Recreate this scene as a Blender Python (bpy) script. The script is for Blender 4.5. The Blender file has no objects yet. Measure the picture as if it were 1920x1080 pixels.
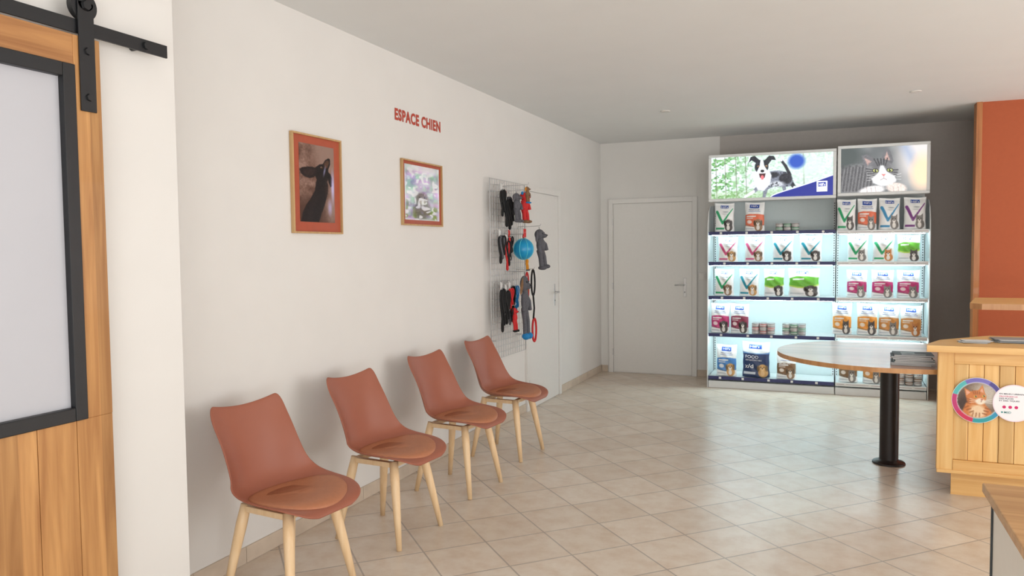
import bpy, bmesh, math, random
import numpy as np
from mathutils import Vector, Matrix, Euler
random.seed(4); np.random.seed(4)
SC=bpy.context.scene; COL=bpy.context.collection
SC.view_settings.view_transform='Standard'
SC.view_settings.look='None'
SC.view_settings.exposure=0.0

# ------------------------------------------------------------ materials
def lin(c):
    c=np.array(c,float)/255.0
    return np.where(c<=.04045,c/12.92,((np.maximum(c,0)+.055)/1.055)**2.4)
def L4(c): 
    l=lin(c); return (float(l[0]),float(l[1]),float(l[2]),1)
class NT:
    def __init__(s,name):
        s.m=bpy.data.materials.new(name); s.m.use_nodes=True; s.t=s.m.node_tree
        s.b=s.t.nodes['Principled BSDF']
    def n(s,ty,**kw):
        x=s.t.nodes.new(ty)
        for k,v in kw.items(): setattr(x,k,v)
        return x
    def l(s,a,b): s.t.links.new(a,b)
_mc={}
def mat(name,c,rough=.5,metal=0,noise=.04,nscale=30,bump=0,emit=0,spec=.5,coat=0):
    if name in _mc: return _mc[name]
    k=NT(name); b=k.b
    b.inputs['Roughness'].default_value=rough; b.inputs['Metallic'].default_value=metal
    b.inputs['Specular IOR Level'].default_value=spec
    b.inputs['Coat Weight'].default_value=coat
    tc=k.n('ShaderNodeTexCoord'); ns=k.n('ShaderNodeTexNoise'); ns.inputs['Scale'].default_value=nscale
    k.l(tc.outputs['Object'],ns.inputs['Vector'])
    cr=k.n('ShaderNodeValToRGB'); a=L4(c)
    cr.color_ramp.elements[0].position=.3; cr.color_ramp.elements[1].position=.7
    cr.color_ramp.elements[0].color=tuple(max(0,x*(1-noise)) for x in a[:3])+(1,)
    cr.color_ramp.elements[1].color=tuple(min(1,x*(1+noise)) for x in a[:3])+(1,)
    k.l(ns.outputs['Fac'],cr.inputs['Fac']); k.l(cr.outputs['Color'],b.inputs['Base Color'])
    if bump:
        bp=k.n('ShaderNodeBump'); bp.inputs['Strength'].default_value=bump; bp.inputs['Distance'].default_value=.002
        k.l(ns.outputs['Fac'],bp.inputs['Height']); k.l(bp.outputs['Normal'],b.inputs['Normal'])
    if emit:
        k.l(cr.outputs['Color'],b.inputs['Emission Color']); b.inputs['Emission Strength'].default_value=emit
    _mc[name]=k.m; return k.m
def wood(name,c1,c2,axis=2,scale=6,rough=.45,knots=0.0,plank=0,plank_axis=1,coat=.1):
    k=NT(name); b=k.b; b.inputs['Roughness'].default_value=rough; b.inputs['Coat Weight'].default_value=coat
    tc=k.n('ShaderNodeTexCoord'); mp=k.n('ShaderNodeMapping')
    sc=[scale*6]*3; sc[axis]=scale*.35; mp.inputs['Scale'].default_value=sc
    k.l(tc.outputs['Object'],mp.inputs['Vector'])
    ns=k.n('ShaderNodeTexNoise'); ns.inputs['Scale'].default_value=1; ns.inputs['Detail'].default_value=6; ns.inputs['Distortion'].default_value=.6
    k.l(mp.outputs[0],ns.inputs['Vector'])
    cr=k.n('ShaderNodeValToRGB'); cr.color_ramp.elements[0].position=.3; cr.color_ramp.elements[1].position=.68
    cr.color_ramp.elements[0].color=L4(c2); cr.color_ramp.elements[1].color=L4(c1)
    k.l(ns.outputs['Fac'],cr.inputs['Fac']); out=cr.outputs['Color']
    if plank:
        mp2=k.n('ShaderNodeMapping'); s2=[.01]*3; s2[plank_axis]=1.0/plank; mp2.inputs['Scale'].default_value=s2
        k.l(tc.outputs['Object'],mp2.inputs['Vector'])
        sep=k.n('ShaderNodeSeparateXYZ'); k.l(mp2.outputs[0],sep.inputs[0])
        fl=k.n('ShaderNodeMath',operation='FLOOR'); k.l(sep.outputs[plank_axis],fl.inputs[0])
        wn=k.n('ShaderNodeTexWhiteNoise',noise_dimensions='1D'); k.l(fl.outputs[0],wn.inputs['W'])
        mr=k.n('ShaderNodeMapRange'); mr.inputs['To Min'].default_value=.84; mr.inputs['To Max'].default_value=1.1
        k.l(wn.outputs['Value'],mr.inputs['Value'])
        hs=k.n('ShaderNodeHueSaturation'); k.l(mr.outputs[0],hs.inputs['Value']); k.l(out,hs.inputs['Color']); out=hs.outputs['Color']
    if knots:
        vo=k.n('ShaderNodeTexVoronoi'); vo.inputs['Scale'].default_value=knots
        k.l(tc.outputs['Object'],vo.inputs['Vector'])
        c3=k.n('ShaderNodeValToRGB'); c3.color_ramp.elements[0].position=.04; c3.color_ramp.elements[1].position=.12
        c3.color_ramp.elements[0].color=(.36,.22,.11,1); c3.color_ramp.elements[1].color=(1,1,1,1)
        k.l(vo.outputs['Distance'],c3.inputs['Fac'])
        mx=k.n('ShaderNodeMix',data_type='RGBA',blend_type='MULTIPLY'); mx.inputs['Factor'].default_value=.8
        k.l(out,mx.inputs['A']); k.l(c3.outputs['Color'],mx.inputs['B']); out=mx.outputs['Result']
    k.l(out,b.inputs['Base Color'])
    return k.m
def attr_mat(name,rough=.4,emit=0,coat=0):
    k=NT(name); b=k.b; b.inputs['Roughness'].default_value=rough; b.inputs['Coat Weight'].default_value=coat
    at=k.n('ShaderNodeAttribute'); at.attribute_name='Col'
    k.l(at.outputs['Color'],b.inputs['Base Color'])
    if emit:
        k.t.links.remove(b.inputs['Base Color'].links[0]); b.inputs['Base Color'].default_value=(.02,.02,.02,1)
        k.l(at.outputs['Color'],b.inputs['Emission Color']); b.inputs['Emission Strength'].default_value=emit
    return k.m
TILE=.33; TILE_OX=0.0; TILE_OY=0.0
def tile_mat():
    k=NT('floor_tiles'); b=k.b
    tc=k.n('ShaderNodeTexCoord'); mp=k.n('ShaderNodeMapping'); mp.inputs['Rotation'].default_value=(0,0,math.radians(45)); mp.inputs['Location'].default_value=(TILE_OX,TILE_OY,0)
    k.l(tc.outputs['Object'],mp.inputs['Vector'])
    br=k.n('ShaderNodeTexBrick'); br.offset=0; br.squash=1
    br.inputs['Scale'].default_value=1; br.inputs['Brick Width'].default_value=TILE; br.inputs['Row Height'].default_value=TILE
    br.inputs['Mortar Size'].default_value=.0048; br.inputs['Mortar Smooth'].default_value=.3; br.inputs['Bias'].default_value=0
    br.inputs['Color1'].default_value=L4((229,216,201)); br.inputs['Color2'].default_value=L4((218,203,186)); br.inputs['Mortar'].default_value=L4((180,169,158))
    k.l(mp.outputs[0],br.inputs['Vector'])
    ns=k.n('ShaderNodeTexNoise'); ns.inputs['Scale'].default_value=8; ns.inputs['Detail'].default_value=7; ns.inputs['Roughness'].default_value=.65
    k.l(tc.outputs['Object'],ns.inputs['Vector'])
    cr=k.n('ShaderNodeValToRGB'); cr.color_ramp.elements[0].position=.35; cr.color_ramp.elements[1].position=.6
    cr.color_ramp.elements[0].color=(.89,.825,.77,1); cr.color_ramp.elements[1].color=(1.0,1.0,1.0,1)
    k.l(ns.outputs['Fac'],cr.inputs['Fac'])
    mx=k.n('ShaderNodeMix',data_type='RGBA',blend_type='MULTIPLY'); mx.inputs['Factor'].default_value=1
    k.l(br.outputs['Color'],mx.inputs['A']); k.l(cr.outputs['Color'],mx.inputs['B']); k.l(mx.outputs['Result'],b.inputs['Base Color'])
    b.inputs['Roughness'].default_value=.29
    bp=k.n('ShaderNodeBump'); bp.inputs['Strength'].default_value=.3; bp.inputs['Distance'].default_value=.003; bp.invert=True
    k.l(br.outputs['Fac'],bp.inputs['Height']); k.l(bp.outputs['Normal'],b.inputs['Normal'])
    return k.m

# ------------------------------------------------------------ mesh builder
_tc={}
def text_geo(s,bold=.0,space=1.0):
    if (s,bold,space) in _tc: return _tc[(s,bold,space)]
    c=bpy.data.curves.new('tmp','FONT'); c.body=s; c.size=1; c.offset=bold; c.resolution_u=3; c.space_character=space
    o=bpy.data.objects.new('tmp',c); COL.objects.link(o)
    dg=bpy.context.evaluated_depsgraph_get(); dg.update()
    me=bpy.data.meshes.new_from_object(o.evaluated_get(dg))
    v=np.array([x.co[:2] for x in me.vertices]); f=[tuple(p.vertices) for p in me.polygons]
    bpy.data.objects.remove(o); bpy.data.meshes.remove(me); bpy.data.curves.remove(c)
    v=v-v.min(0); v=v/v.max(0)
    _tc[(s,bold,space)]=(v,f); return v,f
class MB:
    def __init__(s): s.v=[];s.f=[];s.m=[];s.s=[];s.mats=[]
    def mi(s,m):
        if m not in s.mats: s.mats.append(m)
        return s.mats.index(m)
    def add(s,vs,fs,m,smooth=False):
        o=len(s.v); i=s.mi(m); s.v+= [tuple(float(q) for q in v) for v in vs]
        for f in fs: s.f.append(tuple(a+o for a in f)); s.m.append(i); s.s.append(smooth)
        return s
    def box(s,x0,x1,y0,y1,z0,z1,m,bev=0):
        if not bev:
            vs=[(x0,y0,z0),(x1,y0,z0),(x1,y1,z0),(x0,y1,z0),(x0,y0,z1),(x1,y0,z1),(x1,y1,z1),(x0,y1,z1)]
            return s.add(vs,[(0,3,2,1),(4,5,6,7),(0,1,5,4),(1,2,6,5),(2,3,7,6),(3,0,4,7)],m)
        bm=bmesh.new(); bmesh.ops.create_cube(bm,size=1)
        for v in bm.verts: v.co=Vector(((x0+x1)/2+v.co.x*(x1-x0),(y0+y1)/2+v.co.y*(y1-y0),(z0+z1)/2+v.co.z*(z1-z0)))
        bmesh.ops.bevel(bm,geom=list(bm.edges),offset=bev,segments=2,profile=.5,affect='EDGES')
        bm.verts.index_update(); s.add([v.co[:] for v in bm.verts],[[v.index for v in f.verts] for f in bm.faces],m); bm.free(); return s
    def cyl(s,p0,p1,r0,r1,m,seg=20,caps=True,smooth=True):
        p0=Vector(p0);p1=Vector(p1);d=(p1-p0).normalized()
        a=d.orthogonal().normalized(); b=d.cross(a)
        vs=[]
        for p,r in((p0,r0),(p1,r1)):
            for i in range(seg):
                t=2*math.pi*i/seg; vs.append(p+a*math.cos(t)*r+b*math.sin(t)*r)
        fs=[(i,(i+1)%seg,seg+(i+1)%seg,seg+i) for i in range(seg)]
        s.add(vs,fs,m,smooth)
        if caps:
            s.add([vs[i] for i in range(seg)],[tuple(reversed(range(seg)))],m); s.add([vs[seg+i] for i in range(seg)],[tuple(range(seg))],m)
        return s
    def tube(s,path,r,m,seg=8,closed=False,flat=1.0):
        P=[Vector(p) for p in path]; n=len(P); vs=[]; pa=None
        for i,p in enumerate(P):
            q=P[(i+1)%n] if (closed or i<n-1) else P[i]; o=P[i-1] if (closed or i>0) else P[i]
            d=(q-o).normalized(); a=(pa-d*pa.dot(d)).normalized() if pa else d.orthogonal().normalized(); pa=a; b=d.cross(a)
            rr=r[i] if isinstance(r,(list,tuple)) else r
            for j in range(seg):
                t=2*math.pi*j/seg; vs.append(p+a*math.cos(t)*rr+b*math.sin(t)*rr*flat)
        fs=[]
        for i in range(n if closed else n-1):
            k=(i+1)%n
            for j in range(seg): fs.append((i*seg+j,i*seg+(j+1)%seg,k*seg+(j+1)%seg,k*seg+j))
        if not closed: fs+= [tuple(reversed(range(seg))),tuple(range((n-1)*seg,n*seg))]
        return s.add(vs,fs,m,True)
    def ell(s,c,r,m,rot=(0,0,0),seg=16,rings=10):
        R=Euler(rot).to_matrix(); c=Vector(c); vs=[c+R@Vector((0,0,r[2]))]
        for i in range(1,rings):
            ph=math.pi*i/rings
            for j in range(seg):
                t=2*math.pi*j/seg; vs.append(c+R@Vector((r[0]*math.sin(ph)*math.cos(t),r[1]*math.sin(ph)*math.sin(t),r[2]*math.cos(ph))))
        vs.append(c+R@Vector((0,0,-r[2]))); fs=[]
        for j in range(seg): fs.append((0,1+j,1+(j+1)%seg))
        for i in range(rings-2):
            for j in range(seg): fs.append((1+i*seg+j,1+(i+1)*seg+j,1+(i+1)*seg+(j+1)%seg,1+i*seg+(j+1)%seg))
        e=len(vs)-1
        for j in range(seg): fs.append((e,1+(rings-2)*seg+(j+1)%seg,1+(rings-2)*seg+j))
        return s.add(vs,fs,m,True)
    def lathe(s,prof,m,c=(0,0,0),seg=32):
        vs=[];n=len(prof)
        for r,z in prof:
            for j in range(seg):
                t=2*math.pi*j/seg; vs.append((c[0]+r*math.cos(t),c[1]+r*math.sin(t),c[2]+z))
        fs=[(i*seg+j,i*seg+(j+1)%seg,(i+1)*seg+(j+1)%seg,(i+1)*seg+j) for i in range(n-1) for j in range(seg)]
        fs+= [tuple(reversed(range(seg))),tuple(range((n-1)*seg,n*seg))]
        return s.add(vs,fs,m,True)
    def slab(s,pts,z0,z1,m,medge=None):
        n=len(pts); me=medge or m
        s.add([(x,y,z1) for x,y in pts],[tuple(range(n))],m); s.add([(x,y,z0) for x,y in pts],[tuple(reversed(range(n)))],m)
        s.add([(x,y,z0) for x,y in pts]+[(x,y,z1) for x,y in pts],[(i,(i+1)%n,n+(i+1)%n,n+i) for i in range(n)],me); return s
    def flat(s,pts,o,u,v,m):
        o=Vector(o);u=Vector(u);v=Vector(v); return s.add([o+u*a+v*b for a,b in pts],[tuple(range(len(pts)))],m)
    def text(s,t,o,u,v,w,h,m,bold=0.0,space=1.0):
        V,F=text_geo(t,bold,space); o=Vector(o);u=Vector(u);v=Vector(v)
        return s.add([o+u*(a*w)+v*(b*h) for a,b in V],F,m)
    def build(s,name,parent=None,loc=(0,0,0),rot=(0,0,0)):
        me=bpy.data.meshes.new(name); me.from_pydata(s.v,[],s.f); 
        for m in s.mats: me.materials.append(m)
        me.polygons.foreach_set('material_index',s.m); me.polygons.foreach_set('use_smooth',s.s); me.update()
        o=bpy.data.objects.new(name,me); COL.objects.link(o); o.location=loc; o.rotation_euler=rot
        if parent: o.parent=parent
        return o
def top(o,label,cat,group=None):
    o['label']=label; o['category']=cat
    if group: o['group']=group
    return o
def empty(name,loc,label,cat,rot=(0,0,0),group=None):
    o=bpy.data.objects.new(name,None); o.empty_display_size=.1; o.location=loc; o.rotation_euler=rot; COL.objects.link(o)
    return top(o,label,cat,group)
def struct(o): o['kind']='structure'; return o
def dup(o,loc,rot=None,label=None):
    n=o.copy(); COL.objects.link(n); n.location=loc
    if rot is not None: n.rotation_euler=rot
    if label: n['label']=label
    for c in list(o.children):
        k=c.copy(); COL.objects.link(k); k.parent=n
        for g in list(c.children):
            h=g.copy(); COL.objects.link(h); h.parent=k
    return n

# ------------------------------------------------------------ painting by vertex colour
class Cv:
    def __init__(s,w,h,nx,ny,bg=(255,255,255),x0=0,y0=0):
        s.w=w;s.h=h;s.nx=nx;s.ny=ny;s.x0=x0;s.y0=y0
        s.X,s.Y=np.meshgrid(x0+np.linspace(0,w,nx),y0+np.linspace(0,h,ny)); s.C=np.ones((ny,nx,3))*np.array(bg,float)
        s.px=w/(nx-1)
    def mixm(s,M,c): s.C=s.C*(1-M[...,None])+np.array(c,float)*M[...,None]; return s
    def ell(s,cx,cy,rx,ry,c,rot=0,soft=None,a=1):
        t=math.radians(rot);dx=s.X-cx;dy=s.Y-cy; x=dx*math.cos(t)+dy*math.sin(t); y=-dx*math.sin(t)+dy*math.cos(t)
        d=(np.sqrt((x/rx)**2+(y/ry)**2)-1)*min(rx,ry); so=soft if soft else s.px
        return s.mixm(np.clip(.5-d/so,0,1)*a,c)
    def line(s,p,q,r,c,r2=None,a=1,soft=None):
        p=np.array(p,float);q=np.array(q,float);d=q-p; t=np.clip(((s.X-p[0])*d[0]+(s.Y-p[1])*d[1])/max(1e-9,d@d),0,1)
        rr=r+( (r2 if r2 is not None else r)-r)*t
        dist=np.hypot(s.X-p[0]-t*d[0],s.Y-p[1]-t*d[1])-rr
        return s.mixm(np.clip(.5-dist/(soft or s.px),0,1)*a,c)
    def poly(s,pts,c,a=1,soft=None):
        ins=np.zeros(s.X.shape,bool); dm=np.full(s.X.shape,1e9); n=len(pts)
        for i in range(n):
            x1,y1=pts[i];x2,y2=pts[(i+1)%n]
            if y1!=y2:
                cond=((y1>s.Y)!=(y2>s.Y))&(s.X<(x2-x1)*(s.Y-y1)/(y2-y1)+x1); ins^=cond
            dx,dy=x2-x1,y2-y1; t=np.clip(((s.X-x1)*dx+(s.Y-y1)*dy)/max(1e-9,dx*dx+dy*dy),0,1)
            dm=np.minimum(dm,np.hypot(s.X-x1-t*dx,s.Y-y1-t*dy))
        sd=np.where(ins,-dm,dm)
        return s.mixm(np.clip(.5-sd/(soft or s.px),0,1)*a,c)
    def noise(s,n,seed=0,ax=1):
        r=np.random.RandomState(seed); gx=n; gy=max(2,int(n*ax)); g=r.rand(gy+1,gx+1)
        u=(s.X-s.x0)/s.w*gx*.999;v=(s.Y-s.y0)/s.h*gy*.999;i=u.astype(int);j=v.astype(int);fu=u-i;fv=v-j
        fu=fu*fu*(3-2*fu);fv=fv*fv*(3-2*fv)
        return (g[j,i]*(1-fu)+g[j,i+1]*fu)*(1-fv)+(g[j+1,i]*(1-fu)+g[j+1,i+1]*fu)*fv
    def fur(s,before,n,amp,seed=1,ax=.5):
        m=np.clip(np.abs(s.C-before).sum(-1)/40,0,1); s.C=s.C+(s.noise(n,seed,ax)-.5)[...,None]*amp*m[...,None]
def setcol(me,cols):
    a=me.color_attributes.new('Col','FLOAT_COLOR','POINT'); c=np.ones((len(me.vertices),4),np.float32); c[:,:3]=cols; a.data.foreach_set('color',c.ravel())
def panel(name,cv,o,u,v,w,h,m,parent=None):
    o=Vector(o);u=Vector(u);v=Vector(v); vs=[]
    for j in range(cv.ny):
        b=1-j/(cv.ny-1)
        for i in range(cv.nx): vs.append(tuple(o+u*(w*i/(cv.nx-1))+v*(h*b)))
    fs=[((j+1)*cv.nx+i,(j+1)*cv.nx+i+1,j*cv.nx+i+1,j*cv.nx+i) for j in range(cv.ny-1) for i in range(cv.nx-1)]
    me=bpy.data.meshes.new(name); me.from_pydata(vs,[],fs); me.materials.append(m); setcol(me,lin(np.clip(cv.C,0,255)).reshape(-1,3)); me.update()
    ob=bpy.data.objects.new(name,me); COL.objects.link(ob)
    if parent: ob.parent=parent
    return ob

# ------------------------------------------------------------ common materials
M_wall=mat('wall_paint',(228,225,221),.85,noise=.012,nscale=4,bump=.05)
M_ceil=mat('ceiling_paint',(229,230,229),.9,noise=.01,nscale=3)
M_orange=mat('terracotta_paint',(176,90,56),.85,noise=.02)
M_alc=mat('alcove_taupe',(190,183,177),.85,noise=.02)  # taupe tone, darker than the left part of the back wall
M_white=mat('white_lacquer',(230,227,223),.4,noise=.01)
M_wire=mat('wire_white',(198,198,198),.4,noise=.01)
M_wgloss=mat('white_metal',(230,233,233),.35,noise=.01)
M_pan=mat('shelf_back_panel',(220,231,231),.45,noise=.01)
M_chrome=mat('brushed_steel',(205,205,205),.35,metal=.8,noise=.03)
M_black=mat('black_metal',(24,25,28),.45,noise=.1)
M_blackp=mat('black_fabric',(22,22,24),.8,noise=.2,nscale=120)
M_pole=mat('dark_pole',(26,20,21),.4,noise=.1)
M_frost=mat('frosted_glass',(190,190,196),.6,noise=.02,nscale=2)
M_oak=wood('oak_planks',(202,150,92),(158,106,58),axis=2,scale=5,knots=1.6,plank=.139,plank_axis=1,rough=.55)
M_oakh=wood('oak_rail',(196,142,86),(152,100,56),axis=1,scale=5,rough=.55)
M_pine=wood('pine_boards',(242,200,134),(226,172,100),axis=2,scale=5,knots=7.0,plank=.0775,plank_axis=0)
M_pineh=wood('pine_top',(240,196,130),(222,168,98),axis=0,scale=5)
M_tab=wood('table_block',(214,176,154),(190,148,126),axis=0,scale=5,plank=.07,plank_axis=1,rough=.28,coat=.1)
M_tabe=wood('table_edge',(210,158,106),(182,126,76),axis=2,scale=3)
M_leg=wood('beech_leg',(238,208,168),(226,190,144),axis=2,scale=6,coat=.0)
M_lfrm=wood('light_frame',(202,166,118),(180,142,94),axis=2,scale=6)
M_shell=mat('terracotta_plastic',(157,92,70),.45,noise=.02,nscale=8)
M_cush=mat('terracotta_leatherette',(177,114,80),.5,noise=.05,nscale=60,bump=.1)
M_navy=mat('navy_strip',(44,48,98),.4,noise=.05)
M_tag=mat('price_tag',(228,228,226),.5)
M_slot=mat('slot_dark',(60,66,70),.7)
M_red=mat('red_fabric',(200,40,42),.8,noise=.1,nscale=90)
M_gplush=mat('grey_plush',(92,92,98),.95,noise=.2,nscale=150,bump=.6)
M_bplush=mat('blue_plush',(40,130,190),.95,noise=.15,nscale=150,bump=.4)
M_brplush=mat('brown_plush',(130,98,70),.95,noise=.2,nscale=150,bump=.4)
M_yplush=mat('orange_plush',(214,140,40),.95,noise=.15,nscale=150,bump=.4)
M_teal=mat('turquoise_rubber',(20,146,196),.3,noise=.05)
M_skirt=mat('tile_skirting',(206,190,172),.4,noise=.08,nscale=9)
M_signred=mat('sign_red',(186,72,54),.6)
A_art=attr_mat('printed_picture',.3,coat=.15)
A_foil=attr_mat('glossy_picture',.08,coat=1)
A_bag=attr_mat('printed_bag',.38,coat=.15)
A_lit=attr_mat('backlit_print',.4,emit=1.45)

# ------------------------------------------------------------ room shell
XL=-2.607;YB=9.003;HC=2.766;XN=-2.27;YN=2.17;XR=5.2;YF=-2.2
def sbox(name,*a): return struct(MB().box(*a).build(name))
sbox('floor',-2.9,XR+.1,YF-.1,YB+.1,-.1,0,tile_mat())
sbox('ceiling',-2.9,XR+.1,YF-.1,YB+.1,HC,HC+.1,M_ceil)
sbox('wall_left',XL-.15,XL,YN,YB+.1,0,HC,M_wall)
sbox('wall_entrance',XL-.15,XN,YF-.1,YN,0,HC,M_wall)
sbox('wall_back',XL,-1.20,YB,YB+.1,0,HC,M_wall)
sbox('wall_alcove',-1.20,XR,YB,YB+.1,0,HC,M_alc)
sbox('wall_right',XR,XR+.1,YF-.1,YB+.1,0,HC,M_wall)
sbox('wall_front',XN,XR,YF-.1,YF,0,HC,M_wall)
sbox('wall_partition',1.21,XR,7.93,8.03,0,HC,M_orange)
sbox('trim_1',1.165,1.21,7.91,8.05,0,HC,wood('trim_wood',(190,124,70),(154,94,48),axis=2,scale=5))
def skirting(name,along,a0,a1,fix,sgn):
    b=MB(); n=max(1,round((a1-a0)/.33)); st=(a1-a0)/n
    for i in range(n):
        p,q=a0+i*st+.0015,a0+(i+1)*st-.0015
        if along=='y': b.box(fix,fix+.009,p,q,0.001,.08,M_skirt)
        else: b.box(p,q,fix-.009,fix,0.001,.08,M_skirt)
    return struct(b.build(name))
skirting('baseboard_left','y',YN,6.49,XL,1); skirting('baseboard_left.001','y',7.5,YB,XL,1)
skirting('baseboard_back','x',XL+.01,-2.52,YB,-1); skirting('baseboard_back.001','x',-1.45,-1.25,YB,-1)

def door(name,u0,u1,side):
    b=MB(); fr=MB(); g=.004
    def bx(B,a,c,z0,z1,d0,d1,m,bev=.002):
        if side=='back': B.box(a,c,YB-d1,YB-d0,z0,z1,m,bev)
        else: B.box(XL+d0,XL+d1,a,c,z0,z1,m,bev)
    bx(b,u0+g,u1-g,.008,2.036,.0,.008,M_white)
    r=struct(b.build(name))
    bx(fr,u0-.055,u0,0,2.095,0,.022,M_white); bx(fr,u1,u1+.055,0,2.095,0,.022,M_white); bx(fr,u0,u1,2.04,2.095,0,.022,M_white)
    fr.build('door_frame',r)
    hb=MB(); hu=u1-.085 if side=='back' else u1-.12
    def P(u,d,z): return (u,YB-d,z) if side=='back' else (XL+d,u,z)
    if side=='back': hb.box(hu-.018,hu+.018,YB-.014,YB-.008,.93,1.15,M_chrome,.003)
    else: hb.box(XL+.008,XL+.014,hu-.018,hu+.018,.93,1.15,M_chrome,.003)
    hb.cyl(P(hu,.012,1.07),P(hu,.055,1.07),.009,.009,M_chrome,14)
    hb.tube([P(hu,.055,1.07),P(hu-.03,.058,1.07),P(hu-.11,.055,1.068)],[.010,.009,.007],M_chrome,10)
    hb.cyl(P(hu,.013,.985),P(hu,.018,.985),.006,.006,M_slot,12)
    hb.build('door_handle',r)
    for z in (.25,1.05,1.82):
        MB().cyl(P(u0-.004,.018,z-.04),P(u0-.004,.018,z+.04),.007,.007,M_chrome,10).build('hinge',r)
    return r
door('door_1',-2.45,-1.505,'back'); door('door_2',6.55,7.405,'left')
sw=empty('light_switch',(-1.39,YB,1.17),'small white plastic light switch on the wall beside the door','light switch')
MB().box(-.04,.04,-.009,0,-.04,.04,M_white,.003).build('switch_plate',sw); MB().box(-.022,.022,-.014,-.009,-.026,.026,M_white,.002).build('rocker',sw)
for x,y in ((-1.44,7.115),(.613,7.127)):
    s=empty('ceiling_spotlight',(x,y,HC),'small round recessed white ceiling spotlight','ceiling light',group='recessed ceiling spotlights')
    MB().lathe([(.03,-.004),(.045,-.006),(.045,0),(.03,0)],M_white).build('bezel',s)
    MB().lathe([(.001,-.003),(.029,-.003),(.029,-.001),(.001,-.001)],M_chrome).build('lens',s)

# ------------------------------------------------------------ barn door
bd=empty('sliding_barn_door',(-2.2,1.2,0),'oak sliding door with black framed frosted glass pane','sliding door')
def yb(a): return a-1.2
B=MB(); e0,e1=yb(.62),yb(1.80)
n=9; pw=(e1-e0)/n
wy0,wy1=yb(.86),yb(1.705); wz0,wz1=.975,2.095
for i in range(n): B.box(-.04,0,e0+i*pw+.001,e0+(i+1)*pw-.001,.02,wz0,M_oak,.002)
B.box(-.04,0,wy1,e1,wz0,2.19,M_oak,.002); B.box(-.04,0,e0,wy0,wz0,2.19,M_oak,.002); B.box(-.04,0,wy0,wy1,wz1,2.19,M_oakh,.002)
B.build('door_leaf',bd)
F=MB(); fw=.043
for a in ((wy1-fw,wy1,wz0,wz1),(wy0,wy0+fw,wz0,wz1),(wy0+fw,wy1-fw,wz0,wz0+fw),(wy0+fw,wy1-fw,wz1-fw,wz1)):
    F.box(-.045,.008,*a,M_black,.003)
F.build('window_frame',bd)
MB().box(-.025,-.015,wy0+.03,wy1-.03,wz0+.03,wz1-.03,M_frost).build('frosted_pane',bd)['label']='frosted grey glass pane'
rl=empty('sliding_door_rail',(-2.2,1.2,2.22),'black steel sliding door rail bolted to the wall','door rail')
MB().box(-.012,-.004,yb(.0),yb(2.08),-.022,.022,M_black,.001).build('rail_bar',rl)
for y in (1.985,1.05,.3):
    R=MB(); R.cyl((-.07,yb(y),0),(.002,yb(y),0),.011,.011,M_black,12); R.cyl((-.004,yb(y),0),(.006,yb(y),0),.013,.013,M_black,6,smooth=False); R.build('rail_bolt',rl)
for y in (.78,1.750):
    h=MB().box(.001,.007,yb(y)-.028,yb(y)+.028,1.955,2.30,M_black,.002)
    h.cyl((.001,yb(y),2.30),(.007,yb(y),2.30),.028,.028,M_black,24)
    for z in (2.0,2.145): h.cyl((.005,yb(y),z),(.014,yb(y),z),.013,.011,M_black,6,smooth=False)
    h.build('hanger_strap',bd)
    w=MB().cyl((-.02,yb(y),2.289),(.0,yb(y),2.289),.046,.046,M_black,28); w.cyl((.007,yb(y),2.289),(.016,yb(y),2.289),.018,.015,M_black,6,smooth=False); w.build('roller_wheel',bd)

# ------------------------------------------------------------ lettering and pictures
MB().text('ESPACE CHIEN',(XL+.002,4.28,2.344),(0,1,0),(0,0,1),.62,.078,M_signred,.045,1.12).build('wall_lettering')
top(bpy.data.objects['wall_lettering'],'red capital letters reading ESPACE CHIEN on the white wall','wall lettering')
def picture(y0,y1,z0,z1,label,mat_w,mat_top,cv,am):
    p=empty('framed_picture',(XL,(y0+y1)/2,(z0+z1)/2),label,'picture',group='framed animal pictures')
    w=(y1-y0)/2;h=(z1-z0)/2;t=.010
    F=MB()
    F.box(.001,.022,-w,w,h-t,h,M_lfrm,.001);F.box(.001,.022,-w,w,-h,-h+t,M_lfrm,.001);F.box(.001,.022,-w,-w+t,-h+t,h-t,M_lfrm,.001);F.box(.001,.022,w-t,w,-h+t,h-t,M_lfrm,.001)
    F.build('picture_frame',p)
    MB().box(.001,.010,-w+t,w-t,-h+t,h-t,mat('terracotta_mat',(174,84,60),.35)).build('picture_mat',p)
    panel('photo_print',cv,(.0108,-w+mat_w,-h+mat_w),(0,1,0),(0,0,1),2*w-2*mat_w,2*h-mat_w-mat_top,am,p)
c=Cv(70,160,120,260,(128,98,86))
nz=c.noise(7,3,2); c.C+= (nz[...,None]-.5)*66; c.C+=(c.noise(30,8,2)[...,None]-.5)*34
c.ell(14,150,40,40,(80,54,44),soft=30); c.ell(58,24,30,44,(150,122,110),soft=30); c.ell(66,120,10,40,(146,118,106),soft=16)
b4=c.C.copy(); dk=(18,15,17)
c.poly([(2,160),(5,142),(12,126),(22,110),(30,94),(32,78),(36,64),(52,66),(57,80),(56,96),(52,112),(48,126),(42,142),(36,160)],dk,soft=2)
c.poly([(33,70),(29,58),(32,46),(40,39),(47,37),(52,28),(58,24),(62,27),(62,36),(58,46),(58,58),(56,72),(46,78)],dk,soft=1.6)
c.poly([(34,48),(26,46),(16,47),(6,50),(1,54),(3,62),(10,68),(20,70),(28,67),(34,60)],(28,21,22),soft=1.5)
c.poly([(32,52),(22,51),(10,54),(8,60),(16,65),(28,62)],(52,38,36),soft=4,a=.8)
c.poly([(57,52),(62,56),(66,66),(67,80),(62,84),(58,74),(56,62)],(16,12,14),soft=1.5)
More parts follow.
